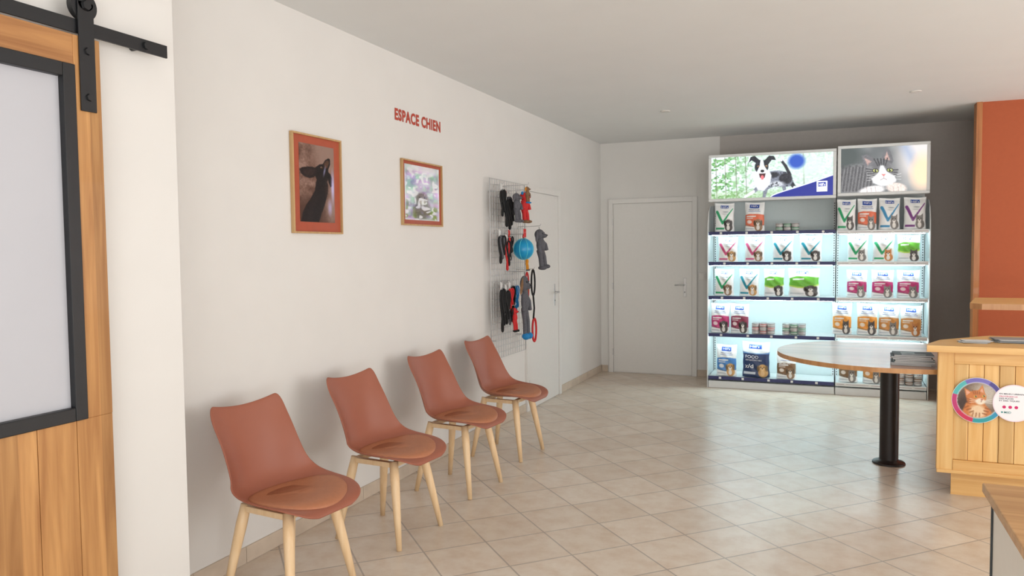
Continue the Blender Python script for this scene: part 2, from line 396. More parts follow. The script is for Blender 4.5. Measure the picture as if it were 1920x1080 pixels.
c.poly([(49,36),(54,29),(59,27),(60,34),(56,44),(51,46)],(84,56,40),soft=2.5); c.ell(59,26,3,2.6,(12,10,12)); c.ell(44,45,2.2,1.9,(150,100,60)); c.ell(44,45,1.4,1.4,(12,8,8)); c.ell(43.4,44.2,.6,.6,(230,225,220))
c.ell(54,90,3,16,(66,46,38),soft=5,a=.6); c.line((30,110),(16,156),5,(34,28,30),a=.5,soft=5)
c.fur(b4,40,16,5,2.2)
c.ell(66.5,84,3.0,27,(206,196,244),soft=4,a=.9); c.ell(60,128,3.4,13,(192,184,236),soft=5,a=.75); c.ell(50,52,1.6,9,(180,180,226),rot=12,soft=2.5,a=.7)  # pale violet reflections painted into the print colour
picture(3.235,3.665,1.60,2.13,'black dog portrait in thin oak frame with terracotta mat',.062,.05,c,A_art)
c=Cv(64,104,110,170,(150,150,165))
n1=c.noise(5,11,2);n2=c.noise(9,12,2);n3=c.noise(7,13,2)
c.C=np.stack([156+n1*76,160+n2*68,174+n1*74],-1)
c.mixm(np.clip((n3-.35)*3,0,1)*np.clip((c.Y-58)/34,0,1),(138,160,76))
b4=c.C.copy()
c.ell(31,84,15,20,(110,98,90),soft=8,a=.85); c.ell(31,62,11,11,(120,108,100),soft=5,a=.85)
c.ell(31,68,5,5,(196,186,178),soft=3); c.ell(31,66,1.6,1.3,(40,34,34)); c.ell(26.5,60,1.3,1.3,(30,26,26)); c.ell(35.5,60,1.3,1.3,(30,26,26)); c.fur(b4,30,24,4,2)
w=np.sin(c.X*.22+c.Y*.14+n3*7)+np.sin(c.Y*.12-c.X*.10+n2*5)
c.mixm(np.clip((w-.5)*1.3,0,1)*.9,(246,246,251)); c.mixm(np.clip((-w-1.1)*1.4,0,1)*.4,(146,130,180))  # white and violet glare of the shiny surface, painted over the animal
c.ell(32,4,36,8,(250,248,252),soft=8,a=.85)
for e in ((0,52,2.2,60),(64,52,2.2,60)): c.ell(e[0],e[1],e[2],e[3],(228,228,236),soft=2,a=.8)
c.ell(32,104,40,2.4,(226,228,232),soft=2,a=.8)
picture(4.335,4.885,1.67,2.105,'pale animal photo with painted shiny reflections in thin oak frame',.038,.030,c,A_foil)

# ------------------------------------------------------------ wire grid with accessories
gr=empty('wire_display_grid',(-2.55,5.995,0),'white wire grid panel fixed to the wall','display grid')
G=MB(); g0,g1,gz0,gz1=-.375,.375,.6,2.08
G.tube([(0,g0,gz0),(0,g1,gz0),(0,g1,gz1),(0,g0,gz1)],.005,M_wire,8,True); G.build('grid_frame',gr)
G=MB()
for i in range(1,15): y=g0+.05*i; G.cyl((0,y,gz0),(0,y,gz1),.0026,.0026,M_wire,6,False)
for i in range(1,30):
    z=gz0+(gz1-gz0)*i/30; G.cyl((.003,g0,z),(.003,g1,z),.0026,.0026,M_wire,6,False)
G.build('wire_mesh',gr)
for y in (g0+.1,g1-.1):
    for z in (gz0+.15,gz1-.1): MB().cyl((-.055,y,z),(0,y,z),.006,.006,M_wire,8).build('wall_bracket',gr)
def hook(y,z,x):
    h=MB(); h.tube([(.010,0,-.02),(.010,0,0),((x+2.55)*.6,0,0),(x+2.55+.01,0,.004),(x+2.55+.016,0,.02)],.0028,M_chrome,6)
    top(h.build('display_hook',None,(-2.55,y,z)),'thin chrome display hook on the wire grid','display hook','hooks on the wire grid')
def strap(name,label,x,y,zt,zb,m,w=.012,loopw=.03,card=None,col=None,n=1):
    hook(y,zt,x)
    r=empty(name,(x,y,zt-.004),label,'dog lead' if 'lead' in name else 'dog collar',group='leads and collars on the grid')
    H=zt-zb
    if card: MB().box(-.003,-.001,-.02,.02,-.05,.012,card,.001).build('header_card',r); s0=-.045
    else: s0=-.01
    for k in range(n):
        b=MB(); xo=.006+.012*k; pts=[]; hh=(H+s0)*(1-.16*k)
        for i in range(24):
            t=2*math.pi*i/24; pts.append((xo+.008*math.sin(t*2),(k*.008-.004)+loopw*math.sin(t)*(.7+.3*math.cos(t)),s0-hh/2+hh/2*math.cos(t)))
        b.tube(pts,w/2,m if k%2==0 or not col else col,8,True); b.build('strap',r)
    c2=MB(); c2.tube([(.006,0,s0+.01),(.006,.008,s0),(.006,0,s0-.014),(.006,-.008,s0)],.003,M_chrome,6,True); c2.build('metal_clip',r)
    MB().box(.004,.012,-.012,.012,-H+.004,-H+.026,M_chrome,.002).build('buckle',r)
M_card=mat('header_card_white',(222,222,220),.6); M_cardr=mat('header_card_red',(210,46,44),.6)
strap('dog_collar','black nylon dog collars with white header card on hook',-2.47,5.68,2.03,1.78,M_blackp,.016,.026,M_card,n=2)
strap('dog_collar','black nylon dog harness straps hanging on hook',-2.46,5.745,1.95,1.70,M_blackp,.022,.030,M_card,n=3)
strap('dog_collar','grey nylon dog harness with red header card on hook',-2.49,5.81,1.98,1.72,M_gplush,.018,.028,M_cardr,col=M_blackp,n=3)
strap('dog_collar','black wide dog harness hanging below the grid top',-2.50,5.90,1.94,1.68,M_blackp,.020,.034,M_card,n=3)
strap('dog_lead','black and grey dog lead bunch on hook',-2.49,5.68,1.66,1.40,M_blackp,.018,.026,M_card,n=3,col=M_gplush)
strap('dog_lead','red coiled dog lead hanging on hook',-2.46,5.745,1.62,1.34,M_red,.015,.030,M_card,n=2,col=M_blackp)
strap('dog_lead','thin black dog lead hanging beside the ball',-2.47,5.84,1.60,1.42,M_blackp,.009,.018,M_cardr,n=1)
strap('dog_lead','black folded dog lead with white header card',-2.48,5.68,1.23,.84,M_blackp,.018,.024,M_card,n=2)
strap('dog_collar','black padded collar hanging on hook',-2.47,5.745,1.21,.90,M_blackp,.020,.028,M_card,n=2)
strap('dog_collar','dark red slim collar hanging on hook',-2.46,5.805,1.23,1.02,M_red,.014,.022,M_card,n=2)
strap('dog_lead','black dog lead behind the long plush toy',-2.50,5.93,1.24,.90,M_blackp,.016,.024,M_card,n=2)
strap('dog_collar','grey and black small collar hanging low on hook',-2.49,5.86,1.14,.88,M_gplush,.014,.022,M_card,n=2,col=M_blackp)
strap('dog_collar','black collar with red header card in the middle row',-2.50,5.90,1.66,1.46,M_blackp,.014,.022,M_cardr,n=2)
strap('dog_lead','blue dog lead with white header card',-2.50,6.02,1.24,.98,M_bplush,.012,.020,M_card,n=2)

def plush(name,label,x,y,zt,H,body,limb,face,foot,earlong=True,arms=True,rot=0,ws=1.0):
    hook(y,zt,x)
    r=empty(name,(x,y,zt-.006),label,'dog toy',rot=(rot,0,0),group='plush dog toys on the grid'); s=H; k=ws
    MB().tube([(0,0,0),(0,.004,-.02*1),(0,0,-.05*s-.01)],.002,M_blackp,6).build('hanging_loop',r)
    b=MB(); b.ell((0,0,-.17*s),(.10*s*k,.13*s*k,.12*s),body); b.ell((.02*s*k,0,-.42*s),(.09*s*k,.13*s*k,.18*s),body); b.ell((.10*s*k,0,-.20*s),(.07*s*k,.06*s*k,.05*s),body)
    for q in (-1,1):
        if arms: b.tube([(0,q*.09*s*k,-.32*s),(.05*s*k,q*.19*s*k,-.42*s),(.06*s*k,q*.20*s*k,-.56*s)],[.045*s*k,.04*s*k,.05*s*k],body,8)
        b.tube([(0,q*.06*s*k,-.52*s),(.04*s*k,q*.10*s*k,-.70*s),(.05*s*k,q*.09*s*k,-.90*s)],[.065*s*k,.05*s*k,.055*s*k],body,8)
    o=b.build('toy_body',r); m=o.modifiers.new('r','REMESH'); m.mode='VOXEL'; m.voxel_size=max(.003,s*.010); m.use_smooth_shade=True; q=o.modifiers.new('s','SMOOTH'); q.iterations=3
    for q in (-1,1):
        b=MB()
        if earlong: b.ell((0,q*.15*s*k,-.20*s),(.03*s*k,.05*s*k,.13*s),limb,(q*.35,0,0),10,8)
        else: b.ell((0,q*.10*s*k,-.08*s),(.03*s*k,.05*s*k,.06*s),limb,(q*-.4,0,0),10,8)
        b.build('toy_ear',r)
        MB().ell((.07*s*k,q*.10*s*k,-.92*s),(.10*s*k,.07*s*k,.05*s),foot,seg=12,rings=8).build('toy_foot',r)
        MB().ell((.085*s*k,q*.05*s*k,-.14*s),(.014*s,.016*s,.016*s),M_black,seg=8,rings=6).build('toy_eye',r)
    MB().ell((.165*s*k,0,-.19*s),(.02*s,.024*s,.018*s),M_black,seg=8,rings=6).build('toy_nose',r)
plush('plush_toy','grey plush dog toy hanging from a hook',-2.38,5.77,1.98,.26,M_gplush,M_gplush,M_gplush,M_gplush,ws=1.2)
plush('plush_toy','red plush dog toy with brown feet and blue ears',-2.40,5.985,2.00,.28,M_red,M_bplush,M_red,M_brplush,earlong=False,ws=1.25)
plush('plush_toy','brown plush dog toy hanging above the red one',-2.32,5.855,2.03,.15,M_brplush,M_yplush,M_brplush,M_bplush,ws=1.25)
plush('plush_toy','grey plush elephant dog toy with long dangling limbs',-2.34,6.18,1.70,.38,M_gplush,M_gplush,M_gplush,M_gplush,rot=.12,ws=1.1)
plush('plush_toy','small orange plush duck toy below the blue ball',-2.41,6.06,1.47,.15,M_yplush,M_brplush,M_yplush,M_gplush,earlong=False,arms=False)
plush('plush_toy','slim red plush dog toy hanging on the grid',-2.42,5.80,1.04,.22,M_red,M_blackp,M_red,M_blackp,arms=False)
plush('plush_toy','long grey plush dog toy with blue feet',-2.37,5.90,1.32,.58,M_gplush,M_brplush,M_gplush,M_bplush,ws=.62)
hook(5.965,1.63,-2.40)
tb=empty('rubber_ball_toy',(-2.40,5.965,1.505),'turquoise rubber ball dog toy with rope loop','dog toy')
MB().ell((0,0,0),(.088,.088,.088),M_teal,seg=28,rings=18).build('ball',tb)
b=MB()
for a in range(4):
    t=a*math.pi/4; b.tube([(.0885*math.cos(t)*math.cos(q),.0885*math.sin(t)*math.cos(q),.0885*math.sin(q)) for q in [2*math.pi*i/32 for i in range(32)]],.003,mat('pale_teal',(90,200,215),.3),6,True)
b.build('ball_ribs',tb)
MB().tube([(0,0,.085),(0,.012,.105),(0,0,.124),(0,-.012,.105)],.004,M_red,6,True).build('rope_loop',tb)
MB().box(.012,.014,-.03,.03,.10,.17,M_cardr,.001).build('header_card',tb)
def rope(x,y,zt,segs,label):
    hook(y,zt,x)
    r=empty('rope_dog_lead',(x,y,zt-.005),label,'dog lead',group='leads and collars on the grid')
    for nm,pts,m,rad,cl in segs: MB().tube(pts,rad,m,8,cl).build(nm,r)
def loop(cy,cz,ry,rz,x=0,n=20): return [(x,cy+ry*math.sin(2*math.pi*i/n),cz+rz*math.cos(2*math.pi*i/n)) for i in range(n)]
rope(-2.38,6.13,1.33,[('rope_loop',loop(0,-.11,.04,.11),M_blackp,.008,True),('rope_stem',[(0,0,-.22),(.005,.01,-.33),(0,0,-.42)],M_blackp,.008,False),('rope_handle',loop(.02,-.52,.045,.10),M_red,.009,True)],'black rope dog lead with red loop handle')
rope(-2.42,6.06,1.31,[('rope_loop',loop(.03,-.12,.035,.12),M_red,.007,True),('rope_stem',[(0,.03,-.24),(.005,.02,-.32),(0,.0,-.38)],M_blackp,.007,False),('rope_handle',loop(.0,-.46,.04,.08),M_blackp,.008,True)],'red and black rope dog lead with black loop handle')

# ------------------------------------------------------------ chairs
prof=[(.252,.414,.10,.002),(.246,.430,.160,.006),(.222,.443,.200,.014),(.166,.448,.230,.026),(.09,.444,.246,.038),(0,.436,.250,.052),(-.08,.434,.247,.070),(-.145,.450,.238,.090),(-.187,.492,.227,.096),(-.207,.55,.217,.086),(-.223,.62,.211,.07),(-.240,.69,.209,.054),(-.258,.755,.210,.040),(-.271,.798,.206,.030),(-.279,.822,.186,.022)]
def shell_z(x,y):
    for i in range(len(prof)-1):
        a,b=prof[i],prof[i+1]
        if b[0]<=x<=a[0]:
            t=(a[0]-x)/(a[0]-b[0]); z=a[1]+(b[1]-a[1])*t; hw=a[2]+(b[2]-a[2])*t; e=a[3]+(b[3]-a[3])*t
            return z+e*min(1,abs(y)/hw)**2.6
    return .44
def make_chair(loc,rot):
    ch=empty('dining_chair',loc,'terracotta shell chair with padded seat and splayed beech legs','chair',rot=rot,group='row of terracotta chairs')
    n=len(prof); ns=16; vs=[]
    for i,(x,z,hw,e) in enumerate(prof):
        a=prof[max(0,i-1)];c_=prof[min(n-1,i+1)]; tx,tz=c_[0]-a[0],c_[1]-a[1]; l=math.hypot(tx,tz); tx/=l;tz/=l
        nx,nz=tz,-tx
        for j in range(ns+1):
            s=-1+2*j/ns; k=e*abs(s)**2.6
            zz=z+nz*k + ((.018 if i==n-1 else .009)*(abs(s)**1.8) if i>=n-2 else 0)
            vs.append((x+nx*k-(.009*abs(s)**3 if i>=n-3 else 0),s*hw,zz))
    fs=[(i*(ns+1)+j,i*(ns+1)+j+1,(i+1)*(ns+1)+j+1,(i+1)*(ns+1)+j) for i in range(n-1) for j in range(ns)]
    b=MB(); b.add(vs,fs,M_shell,True); o=b.build('seat_shell',ch)
    m=o.modifiers.new('t','SOLIDIFY'); m.thickness=.009; m.offset=0; m=o.modifiers.new('s','SUBSURF'); m.levels=2; m.render_levels=2
    b=MB(); vs=[];seg=40; rings=[(.0,.019),(.4,.019),(.65,.017),(.82,.015),(.92,.011),(.975,.007),(1.0,.001),(1.0,-.004)]
    for r,z in rings:
        for j in range(seg):
            t=2*math.pi*j/seg; rr=max(r,.001); x=.046+.190*rr*math.cos(t); y=.222*rr*math.sin(t)
            vs.append((x,y,shell_z(x,y)+.005+z))
    fs=[(i*seg+j,(i+1)*seg+j,(i+1)*seg+(j+1)%seg,i*seg+(j+1)%seg) for i in range(len(rings)-1) for j in range(seg)]; fs.append(tuple(reversed(range(seg))))
    fs.append(tuple(range((len(rings)-1)*seg,len(rings)*seg)))
    b.add(vs,[f[::-1] for f in fs],M_cush,True); b.build('seat_cushion',ch)
    b=MB(); cx=-.012
    b.box(cx-.135,cx+.135,-.145,-.115,.398,.424,M_leg,.003); b.box(cx-.135,cx+.135,.115,.145,.398,.424,M_leg,.003)
    b.box(cx+.105,cx+.135,-.115,.115,.398,.424,M_leg,.003); b.box(cx-.135,cx-.105,-.115,.115,.398,.424,M_leg,.003)
    b.build('seat_frame',ch)
    for sx in (1,-1):
        for sy in (1,-1):
            b=MB(); b.tube([(cx+sx*.122,sy*.128,.426),(cx+sx*.138,sy*.142,.34),(cx+sx*.162,sy*.165,.2),(cx+sx*.195,sy*.195,.0)],[.022,.024,.020,.0135],M_leg,14); b.build('leg',ch)
    return ch
c0=make_chair((-2.155,2.63,.001),(0,0,math.radians(-6)))
for x,y,r,lb in ((-2.155,3.44,-4,None),(-2.165,4.28,-5,None),(-2.19,5.13,-3,'terracotta shell chair with beech legs beside the wire grid')):
    dup(c0,(x,y,.001),(0,0,math.radians(r)),lb)

# ------------------------------------------------------------ shelving
M_tube=mat('shelf_light_tube',(222,250,255),.4,noise=0,emit=25)
def gondola(x0,x1,zs,strip,label):
    g=empty('shelving_unit',((x0+x1)/2,8.32,0),label,'shelving unit',group='lit retail shelving'); w=(x1-x0)/2-.002
    MB().box(-w,w,.44,.46,.1,2.0,M_pan).build('back_panel',g)
    MB().box(-w,w,.461,.50,2.0,2.46,M_wgloss).build('upper_rear_panel',g)
    MB().box(-w,w,.461,.64,0,.1,M_wgloss).build('rear_foot',g)
    MB().box(-w,w,0.02,.46,.0,.075,M_wgloss,.003).build('base_plinth',g)
    for sx in (-1,1):
        b=MB(); X=sx*(w-.014); b.box(X-.012,X+.012,.425,.44,.1,2.0,M_wgloss)
        for i in range(70): b.box(X-.004,X+.004,.4235,.4255,.14+.0262*i,.153+.0262*i,M_slot)
        b.build('slotted_upright',g)
    for k,z in enumerate(zs):
        so=MB().box(-w+.003,w-.003,.006,.425,z-.005,z+.010,M_wgloss,.002).build('shelf',g)
        q=MB().box(-w+.002,w-.002,-.006,.006,z-.022,z+.014,strip,.002)
        nt=5 if w>.5 else 4
        for i in range(nt):
            X=-w+.02+(2*w-.04)*(i+.5)/nt+random.uniform(-.03,.03); q.box(X-.012,X+.012,-.0075,-.006,z-.014,z+.008,M_tag)
        if strip!=M_navy: q.box(-w+.01,w-.01,-.0072,-.006,z-.006,z-.001,mat('strip_line',(170,150,150),.5))
        q.build('price_strip',so)
        if k>0: MB().cyl((-w+.03,.05,z-.018),(w-.03,.05,z-.018),.010,.010,M_tube,10).build('light_tube',so)
    return g
ZL=[.115,.575,.972,1.335,1.655]; ZR=[.115,.60,.975,1.335,1.645]
gondola(-1.225,.028,ZL,M_navy,'white lit retail shelving bay with dark blue price strips')
gondola(.032,.855,ZR,M_wgloss,'narrower white lit retail shelving bay with white price strips')
for x in (-1.232,.862):
    b=MB(); pr=[(8.33,0),(8.33,1.60),(8.345,1.75),(8.40,1.88),(8.52,1.95),(8.80,1.97),(8.80,0)]
    n=len(pr); vs=[(x-.004,y,z) for y,z in pr]+[(x+.004,y,z) for y,z in pr]
    b.add(vs,[tuple(range(n)),tuple(reversed(range(n,2*n)))]+[(i,n+i,n+(i+1)%n,(i+1)%n) for i in range(n)],M_wgloss)
    top(b.build('shelving_side_panel'),'white curved side panel closing the end of the shelving','shelving side panel','shelving end panels')

def lightbox(x0,x1,z0,z1,cv,label,logo=False):
    g=empty('illuminated_sign',((x0+x1)/2,8.30,(z0+z1)/2),label,'illuminated sign',group='backlit header signs')
    w=(x1-x0)/2;h=(z1-z0)/2; t=.03
    b=MB(); b.box(-w,w,.0,.12,h-t,h,M_wgloss,.006); b.box(-w,w,0,.12,-h,-h+t,M_wgloss,.006); b.box(-w,-w+t,0,.12,-h+t,h-t,M_wgloss,.004); b.box(w-t,w,0,.12,-h+t,h-t,M_wgloss,.004); b.box(-w+.01,w-.01,.09,.12,-h+.01,h-.01,M_wgloss)
    b.build('sign_housing',g)
    for s in (-1,1): MB().box(s*w*.7-.02,s*w*.7+.02,.12,.475,-h+.05,-h+.09,M_wgloss).build('bracket',g)
    panel('backlit_picture',cv,(-w+t,.012,-h+t),(1,0,0),(0,0,1),2*(w-t),2*(h-t),A_lit,g)
    if logo:
        M_lw=mat('logo_white',(255,255,255),.4,noise=0,emit=1.0); M_lb=mat('logo_blue',(20,50,150),.4,noise=0,emit=.8)
        b=MB(); o=Vector((-w+t,.0105,-h+t)); W=2*(w-t);H=2*(h-t)
        def q(px,py): return ((px-1338)/228*W,(366-py)/78*H)
        a=q(1537,359);c_=q(1556,340)
        b.flat([(a[0],a[1]),(c_[0],a[1]),(c_[0],c_[1]),(a[0],c_[1])],o,(1,0,0),(0,0,1),M_lw)
        a=q(1539.5,350);c_=q(1553.5,342)
        b.flat([(a[0],a[1]),(c_[0],a[1]),(c_[0],c_[1]),(a[0],c_[1])],o+Vector((0,-.0005,0)),(1,0,0),(0,0,1),M_lb)
        a=q(1541,349); b.text("Hill's",o+Vector((a[0],-.001,a[1])),(1,0,0),(0,0,1),11/228*W,5.5/78*H,M_lw,.01)
        a=q(1540,356); b.text("PET NUTRITION",o+Vector((a[0],-.001,a[1])),(1,0,0),(0,0,1),13/228*W,2.6/78*H,M_lb,.01)
        b.build('logo_plate',g)
c=Cv(228,78,400,138,(216,232,232),1338,288)
n1=c.noise(40,21,.5);n2=c.noise(80,22,.5);n3=c.noise(16,23,.6)
left=np.clip((1432-c.X)/70,0,1); c.mixm(np.clip((n1*.6+n2*.4-.38)*5,0,1)*(.2+.6*left),(104,162,88)); c.mixm(np.clip((n2-.62)*5,0,1)*(.15+.5*left),(52,108,58)); c.mixm(np.clip((n3-.58)*5,0,1)*left,(236,246,250))
for x in (1346,1364,1385,1404,1512): c.line((x,288),(x+3,366),.9,(106,102,90),a=.6,soft=1.5)
c.mixm(np.clip((c.Y-346)/14,0,1)*.6*(n2*.6+.5),(122,160,96))
c.ell(1525,312,40,20,(206,230,216),soft=20,a=.7)
c.ell(1500,302,15,13,(40,80,176),soft=7)
bl=(36,39,48);wh=(222,226,232);gy=(116,122,136)
b4=c.C.copy()
c.line((1488,338),(1497,350),5,bl,3,soft=1.5); c.line((1497,350),(1512,360),3,wh,1.8,soft=1.5); c.line((1476,342),(1480,362),4,gy,2.2,soft=1.5)
c.poly([(1428,330),(1440,321),(1452,318),(1466,317),(1480,320),(1491,328),(1494,338),(1488,348),(1472,348),(1458,347),(1446,352),(1432,354)],gy,soft=2)
c.ell(1480,333,12,10,bl,rot=15,soft=3); c.ell(1458,325,10,5,bl,soft=3); c.ell(1464,342,14,5,wh,a=.7,soft=3)
for k in range(60):
    r=np.random.RandomState(k); c.ell(1432+r.rand()*58,321+r.rand()*26,.8+r.rand()*1.3,.7+r.rand()*.8,bl,a=.7,soft=1)
c.line((1488,326),(1480,310),3.0,bl,2.6,soft=1.5); c.line((1480,310),(1472,299),2.6,bl,2.2,soft=1.5); c.line((1472,299),(1464,296),2.2,wh,1.2,soft=1.5)
c.line((1434,344),(1420,355),5,gy,3,soft=1.5); c.line((1420,355),(1404,364),3,wh,2.2,soft=1.2); c.line((1444,346),(1440,366),4.4,gy,2.8,soft=1.5)
c.poly([(1418,322),(1421,338),(1428,352),(1440,354),(1451,342),(1454,326),(1448,314),(1426,314)],wh,soft=2)
c.ell(1435,309,13,13,bl,soft=1.2); c.poly([(1426,303),(1416,296),(1410,301),(1414,290),(1422,288),(1433,298)],bl); c.poly([(1440,298),(1449,289),(1458,290),(1462,298),(1454,297),(1447,306)],bl)
c.poly([(1433,296),(1438,296),(1440,307),(1447,318),(1444,328),(1437,333),(1430,329),(1425,320),(1431,308)],wh,soft=1.2)
c.ell(1436.5,317,3.6,2.5,(24,24,28)); c.poly([(1430,321.5),(1443,321.5),(1441,329),(1437,332),(1432,329)],(70,36,40),soft=1); c.ell(1436.5,329,3.1,4.2,(216,110,118))
for x in (1429,1444): c.ell(x,308,2.1,1.7,(160,110,60)); c.ell(x,308,1.1,1.1,(10,10,10)); c.ell(x+.4,307.5,.45,.45,(240,240,240))
c.fur(b4,110,34,6,.5)
sw_=[(1452+i*6, 366-36*(i/19.0)**.75+ (3*math.sin(i/19*3.1))) for i in range(20)]
c.poly([(1452,370)]+sw_+[(1570,370)],(24,38,132))
c.poly([(x,y-1.5) for x,y in sw_]+[(x,y+.5) for x,y in reversed(sw_)],(230,240,250))
lightbox(-1.222,.024,1.985,2.475,c,'backlit header sign with leaping black and white dog',True)
c=Cv(155,80,300,156,(106,110,112),1578,282)
n1=c.noise(10,31,.6); c.C+=(n1[...,None]-.5)*30
c.ell(1588,296,30,28,(72,80,80),soft=26); c.ell(1722,300,40,54,(214,208,206),soft=36); c.ell(1700,294,8,48,(146,162,190),rot=-28,soft=14,a=.7); c.ell(1726,330,20,30,(242,208,174),soft=16)
b4=c.C.copy()
c.ell(1604,338,36,26,(116,116,118),soft=8); c.ell(1622,330,20,20,(120,120,122),soft=8)
for i in range(10): c.line((1582+i*6.2,314+i%2*3),(1576+i*6.2,358),1.7,(62,62,66),a=.75,soft=2.5)
g1_=(128,128,130)
c.poly([(1628,326),(1620,310),(1616,296),(1626,294),(1642,304),(1644,318)],(102,102,106),soft=1.5); c.poly([(1628,316),(1621,300),(1635,307)],(180,150,144),soft=2)
c.poly([(1650,306),(1656,292),(1662,284),(1668,290),(1674,308),(1668,318)],(102,102,106),soft=1.5); c.poly([(1657,304),(1662,291),(1668,307)],(180,150,144),soft=2)
c.ell(1652,326,28,19,g1_,rot=14,soft=2.5); c.ell(1650,315,18,9,(100,100,104),rot=8,soft=6)
for k in (-9,-4,1,6,11): c.line((1650+k*1.2,303),(1652+k*.7,315),1.1,(48,48,52),.7,soft=1.6,a=.9)
for k in range(4): c.line((1682-k,324+4.5*k),(1668-k,324+3.5*k),1.0,(58,58,62),.6,soft=1.5); c.line((1625+k*1.5,320+4.5*k),(1637+k,322+3.5*k),1.0,(58,58,62),.6,soft=1.5)
c.poly([(1651,315),(1656,315),(1663,327),(1676,334),(1680,343),(1670,352),(1652,352),(1638,346),(1635,338),(1646,329)],(226,226,228),soft=3)
c.ell(1650,338,9,6.5,(234,233,234),soft=2); c.ell(1664,339,9,6.5,(234,233,234),soft=2)
for x,y,r_ in ((1642,324,12),(1668,324,8)): c.ell(x,y,6,3.7,(32,30,34),rot=r_,soft=1.2); c.ell(x,y,4.9,2.7,(162,168,102),rot=r_); c.ell(x,y,1.6,2.5,(12,12,14)); c.ell(x+1.2,y-1,.7,.7,(255,255,255))
c.poly([(1652,330.5),(1661,330.5),(1657,335)],(204,124,122),soft=1); c.line((1657,335),(1657,338),.35,(110,84,84)); c.line((1657,338),(1651,341),.4,(120,94,94)); c.line((1657,338),(1663,341),.4,(120,94,94))
c.ell(1636,359,24,8,(220,216,216),rot=-6,soft=3); c.ell(1680,356,18,9,(220,204,196),rot=8,soft=3)
for q_ in (1626,1634,1642,1674,1683): c.line((q_,354),(q_+1,362),.5,(170,158,156),soft=1.4)
c.fur(b4,90,30,9,.6)
for s in (-1,1):
    for k in (-2,0,2): c.line((1657+s*10,338+k*.6),(1657+s*31,336+k*2.6),.3,(240,240,240),a=.8)
lightbox(.036,.85,2.0,2.495,c,'backlit header sign with grey tabby cat lying down')

# ------------------------------------------------------------ pet food bags
def pet(c,cx,cy,s,kind,col,c2=(240,236,230)):
    c.ell(cx+.02,cy+.26*s,.24*s,.26*s,col)
    c.ell(cx,cy,.2*s,.18*s,col)
    if kind=='cat':
        c.poly([(cx-.19*s,cy-.02*s),(cx-.18*s,cy-.28*s),(cx-.03*s,cy-.15*s)],col); c.poly([(cx+.19*s,cy-.02*s),(cx+.18*s,cy-.28*s),(cx+.03*s,cy-.15*s)],col)
    else:
        dk=tuple(int(q*.6) for q in col); c.ell(cx-.2*s,cy+.04*s,.07*s,.16*s,dk); c.ell(cx+.2*s,cy+.04*s,.07*s,.16*s,dk)
    c.ell(cx,cy+.08*s,.09*s,.09*s,c2); c.ell(cx,cy+.30*s,.10*s,.15*s,c2); c.ell(cx,cy+.04*s,.035*s,.03*s,(20,16,16)); c.ell(cx-.08*s,cy-.03*s,.028*s,.028*s,(16,12,12)); c.ell(cx+.08*s,cy-.03*s,.028*s,.028*s,(16,12,12))
def bag_cv(st,col,kind,pc):
    c=Cv(1,1.4,48,68,(248,250,250)); dk=tuple(int(q*.75) for q in col)
    blue=(30,74,170)
    if st=='V':
        c.poly([(.30,.10),(.70,.10),(.70,.24),(.30,.24)],blue)
        c.line((.12,.44),(.40,.98),.075,col,.06); c.line((.40,.98),(.92,.28),.055,col,.02)
        c.ell(.56,.42,.14,.03,(150,160,166),a=.7); c.ell(.52,.52,.14,.02,(180,186,190),a=.7)
        c.poly([(.06,1.20),(.5,1.20),(.5,1.29),(.06,1.29)],col)
        pet(c,.70,.95,.85,kind,pc)
    elif st=='rx':
        c.poly([(.26,.10),(.74,.10),(.74,.28),(.26,.28)],blue); c.line((.2,.44),(.8,.44),.008,blue)
        c.poly([(0,.62),(.3,.56),(.7,.56),(1,.62),(1,1.08),(.6,1.16),(0,1.08)],col); c.poly([(0,1.08),(.6,1.16),(1,1.08),(1,1.12),(.5,1.20),(0,1.12)],dk)
        c.poly([(.10,.66),(.60,.64),(.60,.70),(.10,.72)],(250,250,250)); c.poly([(.10,.76),(.44,.75),(.44,.79),(.10,.80)],(240,232,232)); c.ell(.25,.95,.13,.09,(245,240,236),a=.85)
        c.poly([(.06,1.25),(.5,1.25),(.5,1.31),(.06,1.31)],(200,206,212))
        pet(c,.70,.97,.85,kind,pc)
    elif st=='green':
        c.poly([(.25,.10),(.65,.10),(.65,.24),(.25,.24)],blue); c.poly([(0,.50),(.25,.38),(.6,.36),(1,.44),(1,.80),(.7,.90),(.3,.92),(0,.84)],col); c.poly([(0,.82),(.3,.90),(.7,.88),(1,.76),(1,.83),(.7,.95),(.3,.97),(0,.89)],(190,224,100))
        c.poly([(.12,.50),(.5,.46),(.5,.54),(.12,.58)],(245,250,245)); c.poly([(.05,1.2),(.5,1.2),(.5,1.28),(.05,1.28)],(206,212,214)); pet(c,.72,.98,.85,kind,pc)
    elif st=='dark':
        c.C[:]=np.array(col,float); c.poly([(0,0),(1,0),(1,.40),(.5,.46),(0,.40)],(240,243,246)); c.poly([(.25,.10),(.72,.10),(.72,.26),(.25,.26)],blue); c.line((0,.44),(1,.44),.015,(120,170,220)); c.poly([(.06,1.18),(.5,1.18),(.5,1.28),(.06,1.28)],(220,226,236)); pet(c,.76,1.0,.75,kind,pc,(226,190,140))
    c.C+=(c.noise(9,len(st)*7,1.4)[...,None]-.5)*8
    return c
_bm={}
